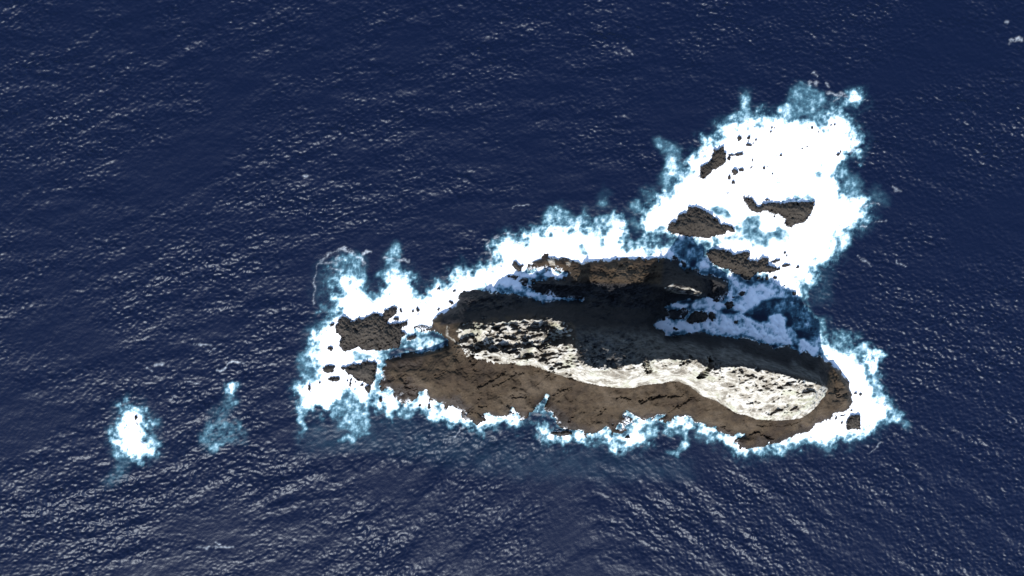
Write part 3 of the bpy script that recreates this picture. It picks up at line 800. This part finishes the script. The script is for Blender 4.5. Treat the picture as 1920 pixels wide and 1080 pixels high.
PATCHES = [([DENSE_W], "wide belt of white surf along the northern and western shores of the island"),
           ([DENSE_R], "huge sheet of white foam boiling over the reef in the northeast"),
           ([DENSE_E], "white surf breaking round the eastern tip of the island"),
           (DENSE_S, "ragged white fringe of surf along the sunny southern shelf"),
           ([DENSE_P], "isolated bright white foam patch in the southwest"),
           ([DENSE_B], "small white breaker out on the dark water north of the reef")]

rock_m = np.zeros(SH, bool)
for p in rock_polys: rock_m |= inside(p, WX, WY)
d_rock = edt(rock_m, 24) * WSTEP

aer = np.zeros(SH)
dense_sd = []
for polys, lb in PATCHES:
    s = sdf(rmask(polys), 24, WSTEP)
    dense_sd.append(s)
    if polys is DENSE_S: s = s - 0.7 + 0.5 * mid
    if lb.startswith('isolated'): s = s - 1.2
    sw = s + 0.9 * warp1 + 0.45 * fine + 0.5 * (fil2 - 0.4)
    v = np.where(sw > 0, 0.66 + 0.13 * sw, 0.66 + 0.15 * sw) + (0.20 * (fil - 0.5) + 0.09 * mid) * sstep(5.0, 1.5, sw)
    halo = 0.30 * sstep(-8.0, 0.5, sw) * (0.5 + 0.8 * fil2 + 0.25 * mid)
    aer = np.maximum(aer, np.clip(np.maximum(v, halo), 0, 1.15))

SOFT = [  # outline, level, softness (m), filament share
    (B1([(480,250),(600,180),(740,200),(850,230),(870,330),(860,420),(900,520),(880,640),(760,520),(640,450),(540,420),(600,350),(500,330)]), .42, 5, .7),
    (B1([(1160,110),(1240,120),(1270,250),(1250,330),(1320,440),(1100,480),(980,460),(1080,380),(1060,260),(1110,200)]), .47, 4, .5),
    (B1([(340,310),(620,280),(900,560),(930,760),(600,860),(290,780),(290,560)]), .2, 6, .9),
    (B1([(280,760),(400,760),(520,830),(600,880),(450,960),(400,1050),(250,1080),(200,1080),(330,960),(440,900)]), .40, 4, .6),
    (B2([(210,60),(220,180),(230,300),(230,390),(150,440),(100,290),(80,240),(130,150)]), .42, 4, .5),
    (B2([(380,600),(470,500),(560,560),(650,620),(690,680),(690,800),(640,840),(600,890),(500,930),(420,930),(500,860),(420,830),(410,760),(360,700)]), .46, 4, .6),
    (B2([(620,690),(690,690),(690,810),(620,850),(610,760)]), .58, 4, .4), (B2([(420,930),(500,860),(600,850),(690,870),(620,890),(500,940)]), .55, 3, .5),
    (B2([(80,640),(150,650),(160,740),(140,830),(110,800),(70,760)]), .58, 3, .4), (B2([(80,850),(150,830),(150,960),(90,960)]), .28, 4, .7),
    (B3([(800,240),(850,150),(960,120),(1040,200),(1110,240),(1180,170),(1260,240),(1330,220),(1420,210),(1480,180),(1560,260),(1550,370),(1300,390),(1110,320),(900,330),(830,340)]), .54, 4, .65),
    (B3([(1620,70),(1720,70),(1740,150),(1700,260),(1740,400),(1640,420),(1590,380),(1620,280)]), .35, 4, .3),
    (B3([(1360,0),(1440,20),(1430,150),(1330,170),(1290,140)]), .26, 4, .4),
    (B3([(1560,420),(1700,440),(1920,470),(1920,540),(1750,530),(1560,540)]), .52, 2.5, .6),
    (R8([(0,415),(150,420),(300,430),(560,440),(690,440),(560,490),(340,480),(200,480),(0,470)]), .46, 2.5, .6),
    (R8([(340,480),(560,480),(600,600),(420,640),(360,560)]), .44, 3, .7), (R8([(510,590),(560,590),(600,640),(600,660),(540,660)]), .85, 2, .2),
    (B4([(200,260),(320,250),(440,360),(520,460),(540,640),(520,720),(400,800),(380,900),(300,960),(240,800),(260,600),(300,490),(230,380)]), .35, 4, .4),
    (B4([(300,500),(420,500),(470,600),(470,720),(380,730),(270,650)]), .74, 3, .4),
    (B4([(0,900),(120,880),(250,960),(290,1040),(150,1080),(0,1050)]), .28, 4, .7), (B4([(760,210),(860,250),(980,270),(970,330),(800,320)]), .62, 2, .5),
    (R6([(760,110),(830,100),(840,200),(830,300),(740,290),(640,330),(650,280),(740,230)]), .46, 4, .5),
    (R6([(1080,80),(1160,40),(1240,90),(1320,110),(1330,200),(1320,330),(1240,330),(1200,300),(1060,325),(1000,290),(1000,220),(1060,180)]), .34, 4, .3),
    (R6([(1000,220),(1060,190),(1100,260),(1060,325),(1000,300)]), .55, 3, .3), (R6([(1080,80),(1160,50),(1160,160),(1080,180)]), .40, 3, .2),
    (B5([(710,830),(830,800),(860,900),(940,960),(1000,1030),(900,1080),(740,1080),(710,960)]), .38, 4, .4), (B5([(640,350),(760,360),(880,450),(940,600),(880,640),(700,600)]), .66, 3, .7),
    (B5([(640,180),(760,160),(830,200),(860,240),(740,330),(620,330)]), .24, 3, 1.0), (B5([(740,300),(780,260),(810,360),(770,420),(740,360)]), .4, 2, .5),
    (B6([(670,90),(740,140),(850,150),(900,90),(830,30),(700,0)]), .42, 3, .4), (B6([(900,60),(1000,20),(1100,80),(1080,170),(940,200)]), .2, 4, .4),
    (B6([(650,460),(740,395),(800,430),(800,540),(740,570),(660,590)]), .60, 3, .4), (B6([(480,690),(640,600),(650,650),(520,720)]), .4, 3, .4),
    (B6([(320,820),(380,780),(490,800),(500,860),(420,900),(440,1080),(400,1000),(380,880)]), .44, 3, .5), (B6([(480,700),(640,700),(640,1000),(440,1080),(440,900)]), .16, 5, .8),
    (B7([(500,240),(560,190),(620,160),(650,130),(640,180),(600,220),(570,270),(550,330),(520,320)]), .50, 2, .3), (B7([(650,450),(700,480),(730,550),(700,600),(660,560)]), .58, 2, .3),
    (B7([(760,670),(850,670),(890,720),(850,790),(780,800),(740,770)]), .52, 3, .5), (B7([(860,770),(940,790),(950,840),(900,830)]), .30, 3, .5),
    (B7([(330,80),(440,60),(560,130),(430,240),(330,220)]), .36, 4, .8), (B7([(560,290),(600,230),(680,220),(740,240),(760,290),(740,340),(700,400),(640,420),(600,380),(570,340)]), .80, 2.5, .8),
    (B7([(240,960),(310,960),(300,1010),(270,1030)]), .40, 2, .4),
    (B8([(980,300),(1060,250),(1130,290),(1120,380),(1020,380)]), .58, 2.5, .4), (B8([(1370,310),(1420,400),(1400,470),(1330,540),(1260,545),(1200,510),(1280,500),(1330,440),(1340,360)]), .52, 2, .4),
    (B8([(1200,270),(1420,300),(1400,350),(1200,360),(1120,330)]), .42, 2.5, .7),
    (B8([(1430,300),(1560,310),(1660,340),(1640,380),(1480,400),(1420,360)]), .40, 3, .4), (B8([(490,390),(660,400),(680,450),(560,480),(500,450)]), .34, 3, .6), (B8([(980,440),(1000,400),(1050,480),(1000,540)]), .3, 3, .4),
    (B2([(860,700),(980,650),(1060,660),(1120,660),(1040,740),(960,740),(870,740)]), .36, 3, .5),
    (PX([(700,760),(900,810),(1050,840),(1300,860),(1300,900),(1000,900),(700,850)]), .08, 10, .4), (PX([(560,800),(700,760),(720,850),(560,850)]), .12, 8, .6),
    (R7([(180,740),(240,740),(330,780),(320,830),(270,880),(250,920),(180,990),(110,950),(170,870),(200,820)]), .28, 4, .4), (R7([(420,560),(490,620),(485,700),(430,650)]), .38, 2, .5),
    (R7([(950,290),(990,260),(1050,260),(1060,310),(1010,340),(970,370),(940,350)]), .72, 2.5, .5), (R7([(940,340),(980,370),(980,410),(950,400)]), .5, 2, .4), (R7([(980,410),(1040,400),(1040,425),(990,430)]), .5, 2, .3),
    (R7([(930,350),(970,370),(1040,410),(990,470),(970,530),(1100,620),(1080,690),(960,690),(850,770),(780,700),(760,620),(830,560),(870,480),(900,440)]), .28, 4, .7),
    (R7([(830,570),(900,520),(980,530),(960,600),(880,620)]), .36, 3, .6), (R7([(840,700),(960,650),(960,690),(870,765),(830,740)]), .50, 3, .4), (R7([(1010,520),(1060,540),(1060,590),(1020,570)]), .3, 3, .4),
    (R1([(610,490),(660,475),(720,490),(765,515),(740,545),(640,560),(560,540)]), .66, 2, .6), (R1([(540,540),(560,480),(590,470),(600,520),(570,560)]), .5, 2, .8), (R1([(640,500),(690,480),(720,520),(680,540)]), .6, 2, .4),
    (B2([(770,280),(800,290),(775,400),(760,500),(720,560),(690,560),(740,440),(750,330)]), .42, 1.5, .7), (B2([(690,520),(760,500),(790,560),(720,620),(660,600)]), .26, 3, .9),
    (R2([(640,400),(740,440),(820,490),(1000,515),(1130,535),(1230,550),(1000,540),(900,560),(880,585),(820,530),(640,485),(440,470),(480,430)]), .84, 2, .35),
    (R2([(690,325),(960,312),(1095,345),(1060,358),(900,352),(860,380),(760,362),(640,345)]), 1.0, 1.5, .15),
    (R2([(150,560),(260,595),(160,620),(120,600)]), .5, 1.5, .5), (R2([(340,590),(430,600),(430,615),(350,612)]), .4, 1.5, .3),
    (R4([(400,225),(450,230),(480,260),(440,275)]), .7, 1.5, .3), (R4([(480,230),(560,200),(640,290),(570,300)]), .6, 2, .5),
    (R4([(800,290),(880,350),(1000,380),(1100,370),(1180,420),(1250,440),(1330,500),(1200,520),(1100,540),(1050,590),(980,620),(900,640),(890,600),(760,560),(800,490),(830,400),(790,350)]), .92, 2.5, .45),
    (R4([(190,725),(300,675),(460,690),(500,620),(640,600),(900,640),(1000,690),(1100,700),(1300,740),(1380,830),(1540,840),(1540,990),(1470,980),(1390,960),(1300,890),(1200,900),(1120,880),(930,820),(740,815),(560,785),(420,810),(280,820)]), .95, 2, .45),
    (R4([(280,590),(350,560),(560,520),(640,505),(780,550),(980,600),(960,620),(720,610),(640,600),(440,600)]), 1.0, 2, .3),
    (R4([(1110,720),(1115,660),(1190,640),(1285,650),(1300,740),(1290,850),(1100,850)]), 1.0, 2, .35),
    (R4([(1040,560),(1330,500),(1500,640),(1530,820),(1310,760),(1290,640),(1110,650)]), .40, 4, .9), (R4([(1050,540),(1200,520),(1330,510),(1330,640),(1100,640),(980,640)]), .34, 4, .7), (R4([(1480,650),(1600,650),(1620,820),(1540,840)]), .38, 4, .7), (R4([(680,270),(800,290),(880,350),(840,390),(740,340)]), .42, 2.5, .7),
]
for px, lv, soft, fs in SOFT:
    s = sdf(inside(ground(px), WX, WY), 26, WSTEP) + 0.9 * warp2
    t = sstep(-soft * 0.55, soft * 0.75, s)
    tex = (1 - fs) * (1 + 0.22 * mid) + fs * (0.50 + 0.66 * np.maximum(fil, fil2 * 0.9) + 0.14 * fine + 0.12 * mid)
    aer = np.maximum(aer, np.clip(lv * t * tex, 0, 1.0))
# clear holes in the reef foam
HOLES = [(R8([(820,310),(870,290),(950,255),(985,300),(1000,350),(1060,375),(1150,360),(1180,360),(1240,400),(1230,450),(1170,440),(1080,450),(1050,520),(1000,500),(940,490),(880,460),(850,400),(820,360)]), .42, 3),
         (R8([(610,195),(660,190),(740,225),(770,270),(720,280),(650,250)]), .42, 2.5), (R8([(780,330),(860,320),(900,400),(860,470),(740,450),(700,420),(800,390)]), .66, 3),
         (B5([(150,970),(185,945),(230,965),(225,1010),(185,1030),(155,1005)]), .58, 2), (B5([(535,900),(565,870),(600,900),(590,940),(540,940)]), .45, 2), (B5([(570,830),(590,815),(605,840),(585,855)]), .58, 1.5), (B5([(200,860),(220,850),(225,875),(205,880)]), .72, 1.5),
         (B6([(130,0),(200,0),(190,40),(150,35)]), .6, 2), (R8([(1100,150),(1290,60),(1390,120),(1380,150),(1150,155)]), .72, 2.5), (B6([(670,480),(700,480),(705,550),(670,555)]), .36, 2),
         (B3([(1140,500),(1180,500),(1230,580),(1200,590),(1150,540)]), .5, 1.5), (B3([(1340,450),(1370,440),(1365,500),(1335,500)]), .6, 1.5), (B3([(850,370),(910,370),(900,430),(860,430)]), .5, 1.5), (B3([(290,530),(370,530),(350,600),(300,620)]), .52, 2),
         (B2([(560,170),(700,190),(740,240),(640,250),(560,250)]), .52, 3), (B1([(870,560),(1060,480),(1080,620),(950,740),(900,680)]), .3, 3)]
for px, lv, soft in HOLES:
    s = sdf(inside(ground(px), WX, WY), 20, WSTEP) + 0.9 * warp2
    t = sstep(-soft * 0.5, soft * 0.7, s)
    tex = 1 + 0.3 * (fil - 0.4) + 0.18 * mid
    aer = np.where(t > 0, np.minimum(aer, 1.1 * (1 - t) + lv * tex * t), aer)

lace = np.zeros(SH)
def streak(px, w, lv, wob=0.6):
    p = ground(px)
    i = (WX > p[:, 0].min() - 6) & (WX < p[:, 0].max() + 6) & (WY > p[:, 1].min() - 6) & (WY < p[:, 1].max() + 6)
    xs, ys = WX[i] + wob * warp1[i], WY[i] + wob * warp2[i]
    d = np.full(xs.shape, 1e9)
    for a in range(len(p) - 1):
        ax, ay = p[a]; bx, by = p[a + 1]
        L2 = (bx - ax) ** 2 + (by - ay) ** 2 + 1e-9
        t = np.clip(((xs - ax) * (bx - ax) + (ys - ay) * (by - ay)) / L2, 0, 1)
        d = np.minimum(d, np.hypot(xs - ax - t * (bx - ax), ys - ay - t * (by - ay)))
        v = lv * 0.72 * (1 - sstep(0, w * .65, d)) * (0.75 + 0.35 * fine[i])
    lace[i] = np.maximum(lace[i], np.clip(v, 0, 1))
for px, w, lv in [
    (B1([(640,160),(480,230),(350,310),(330,440),(280,560),(285,700),(270,800),(300,790)]), 1.2, .5), (B1([(350,310),(470,300),(600,280)]), 1.2, .5), (B1([(480,345),(600,370)]), 1.2, .55), (B1([(600,180),(740,205)]), 1.2, .55), (B1([(780,230),(850,270),(850,330)]), 1.8, .8), (B1([(850,220),(930,205)]), 1.2, .7),
    (B1([(1090,260),(1250,290),(1360,300)]), 1.2, .6), (B3([(280,500),(300,560),(310,640)]), 1.5, .5), (B3([(330,420),(420,380),(520,370)]), .9, .4), (B3([(510,145),(660,120)]), .9, .45),
    (R3([(80,975),(150,990),(190,930),(215,900)]), 1.0, .5), (R3([(840,920),(870,1010),(875,1035)]), 1.2, .45), (B5([(650,165),(740,195),(850,215)]), 1.4, .6), (B5([(720,240),(770,225)]), .9, .5), (B5([(940,225),(1000,228)]), .8, .4), (B5([(820,710),(930,690)]), 1.4, .8), (B5([(830,700),(960,725)]), .9, .6), (B5([(700,360),(690,330)]), .9, .4),
    (B5([(500,0),(540,35)]), 1.0, .6), (B5([(460,60),(550,100)]), 1.2, .5), (B5([(620,85),(660,105)]), 1.0, .55),
    (R7([(900,190),(935,180),(965,155),(1060,140)]), 1.3, .7), (R7([(490,155),(515,155)]), 2.2, .6), (R7([(410,190),(460,195)]), 1.4, .45), (R7([(690,280),(760,285)]), .9, .4), (R7([(740,20),(840,30)]), 1.6, .5), (R7([(830,80),(880,55)]), 1.2, .45),
    (PX([(570,329),(577,328)]), 1.4, .7), (PX([(404,1020),(410,1021)]), 1.7, .95), (PX([(365,1026),(405,1030),(440,1025)]), 1.2, .5), (PX([(1895,77),(1912,75)]), 2.4, .75), (PX([(1885,40),(1890,42)]), 1.8, .45), (R7([(560,380),(620,360)]), .9, .3),
    (R5([(1650,880),(1700,850),(1740,820)]), .9, .45), (B6([(960,185),(1030,185)]), .9, .5), (B6([(1000,350),(1080,345)]), 1.0, .45), (B6([(860,650),(950,690)]), 1.1, .4), (B6([(1190,670),(1260,700)]), 1.1, .5),
    (B6([(860,175),(920,160)]), 1.2, .6), (B6([(870,210),(935,205)]), 1.2, .8), (B6([(880,285),(920,265)]), 1.0, .7), (B6([(860,370),(920,375)]), 1.2, .8), (B6([(1150,75),(1220,85)]), 1.2, .4)]:
    streak(px, w, lv)
# wash hugging every rock
wash = np.clip(0.62 - 0.30 * d_rock + 0.25 * (fil - 0.3) + 0.1 * fine, 0, .8)
lee = sstep(30, 0, np.abs(WX - 0)) * 0
aer = np.maximum(aer, wash * 0.65 * sstep(1.8, 0, d_rock))
aer = np.clip(aer, 0, 1.08)
aer = aer + 0.10 * fine * sstep(0.15, 0.4, aer) * sstep(0.95, 0.6, aer)
aer = np.clip(0.55 * aer + 0.45 * np.where(rock_m, aer, blur(aer, 3)), 0, 1.0)
aer = np.where(aer < .75, aer, .75 + (aer - .75))

# ------------------------------------------------------------------ height of the sea
shelter = np.clip(0.75 * np.exp(-(((PXX - 1080) / 230.0) ** 2 + ((PYY - 870) / 60.0) ** 2)) + 0.9 * np.exp(-((PXX - 1095 + 0.12 * (PYY - 900) - 14 * warp1) / 75.0) ** 2) * sstep(800, 900, PYY), 0, 1)
amp = np.clip(0.95 + 0.40 * gust + 0.22 * sstep(1300, 1700, PXX) + 0.20 * sstep(800, 100, PXX) * sstep(650, 950, PYY), 0.35, 1.9) * (1 - 0.5 * shelter)
calm = 1 - 0.75 * sstep(0.25, 0.7, aer)
CHOP, SWELL = 0.092, 0.22
wz = CHOP * amp * calm * chopf + SWELL * swell * (1 + 0.35 * wl) * (1 - 0.35 * sstep(1150, 1400, PXX)) * (0.75 + 0.25 * np.clip(gust, -1.5, 2)) * (1 - 0.4 * shelter) * (1 - 0.5 * sstep(.3, .8, aer))
edge = np.minimum.reduce([sstep(0, 16, WX - wx[0]), sstep(0, 16, wx[-1] - WX), sstep(0, 14, WY - wy[0]), sstep(0, 14, wy[-1] - WY)])
wz = wz * edge

allc = np.ones((SH[0] - 1, SH[1] - 1), bool)
sea = grid_mesh("sea", WX, WY, wz, allc, M_WATER, {"aer": aer, "lace": lace}, normals=False)
tag(sea, "deep navy blue sea with wind ripples and turquoise aerated water", kind="structure")

# open sea out to the horizon: a frame of broad quads round the detailed water
xs = [-30000, -3000, -900, wx[0], wx[-1], 900, 3000, 30000]
ys = [-30000, -3000, -900, wy[0], wy[-1], 900, 3000, 30000]
vs = [(x, y, 0.0) for y in ys for x in xs]
fs = []
for j in range(7):
    for i in range(7):
        if i == 3 and j == 3: continue
        fs.append((j * 8 + i, j * 8 + i + 1, (j + 1) * 8 + i + 1, (j + 1) * 8 + i))
me = bpy.data.meshes.new("open_sea")
me.from_pydata(vs, [], fs)
me.materials.append(M_FAR)
osea = link(bpy.data.objects.new("sea", me))
tag(osea, "open dark sea reaching to the horizon", kind="structure")

# foam as relief riding on the water
dist_f = sstep(0.2, 2.5, d_rock)
froth = 0.08 + dist_f * (0.28 * np.clip(0.5 + 0.5 * mid, 0, 2) + 0.05 * np.clip(fine + 0.6, 0, 2)) * sstep(.74, 1.0, aer)
fz = wz + 0.03 + froth * sstep(.72, .9, aer)
own = np.argmax(np.stack(dense_sd), 0)
best = np.max(np.stack(dense_sd), 0)
deep_in = edt(~rock_m, 6) * WSTEP                     # how far inside a rock
okf = (aer > 0.74) & (deep_in < 1.6)
okf_c = okf[:-1, :-1] & okf[1:, :-1] & okf[:-1, 1:] & okf[1:, 1:]
for k, (polys, lb) in enumerate(PATCHES):
    c = okf_c & (own[:-1, :-1] == k) & (best[:-1, :-1] > -4)
    if c.sum() == 0: continue
    o = grid_mesh("sea_foam", WX, WY, fz, c, M_FOAM, {"aer": aer})
    tag(o, lb, kind="stuff")
c = okf_c & (best[:-1, :-1] <= -4)
if c.sum():
    o = grid_mesh("sea_foam", WX, WY, fz, c, M_FOAM, {"aer": aer})
    tag(o, "broken foam in the shaded inlets and scattered whitecaps", kind="stuff")
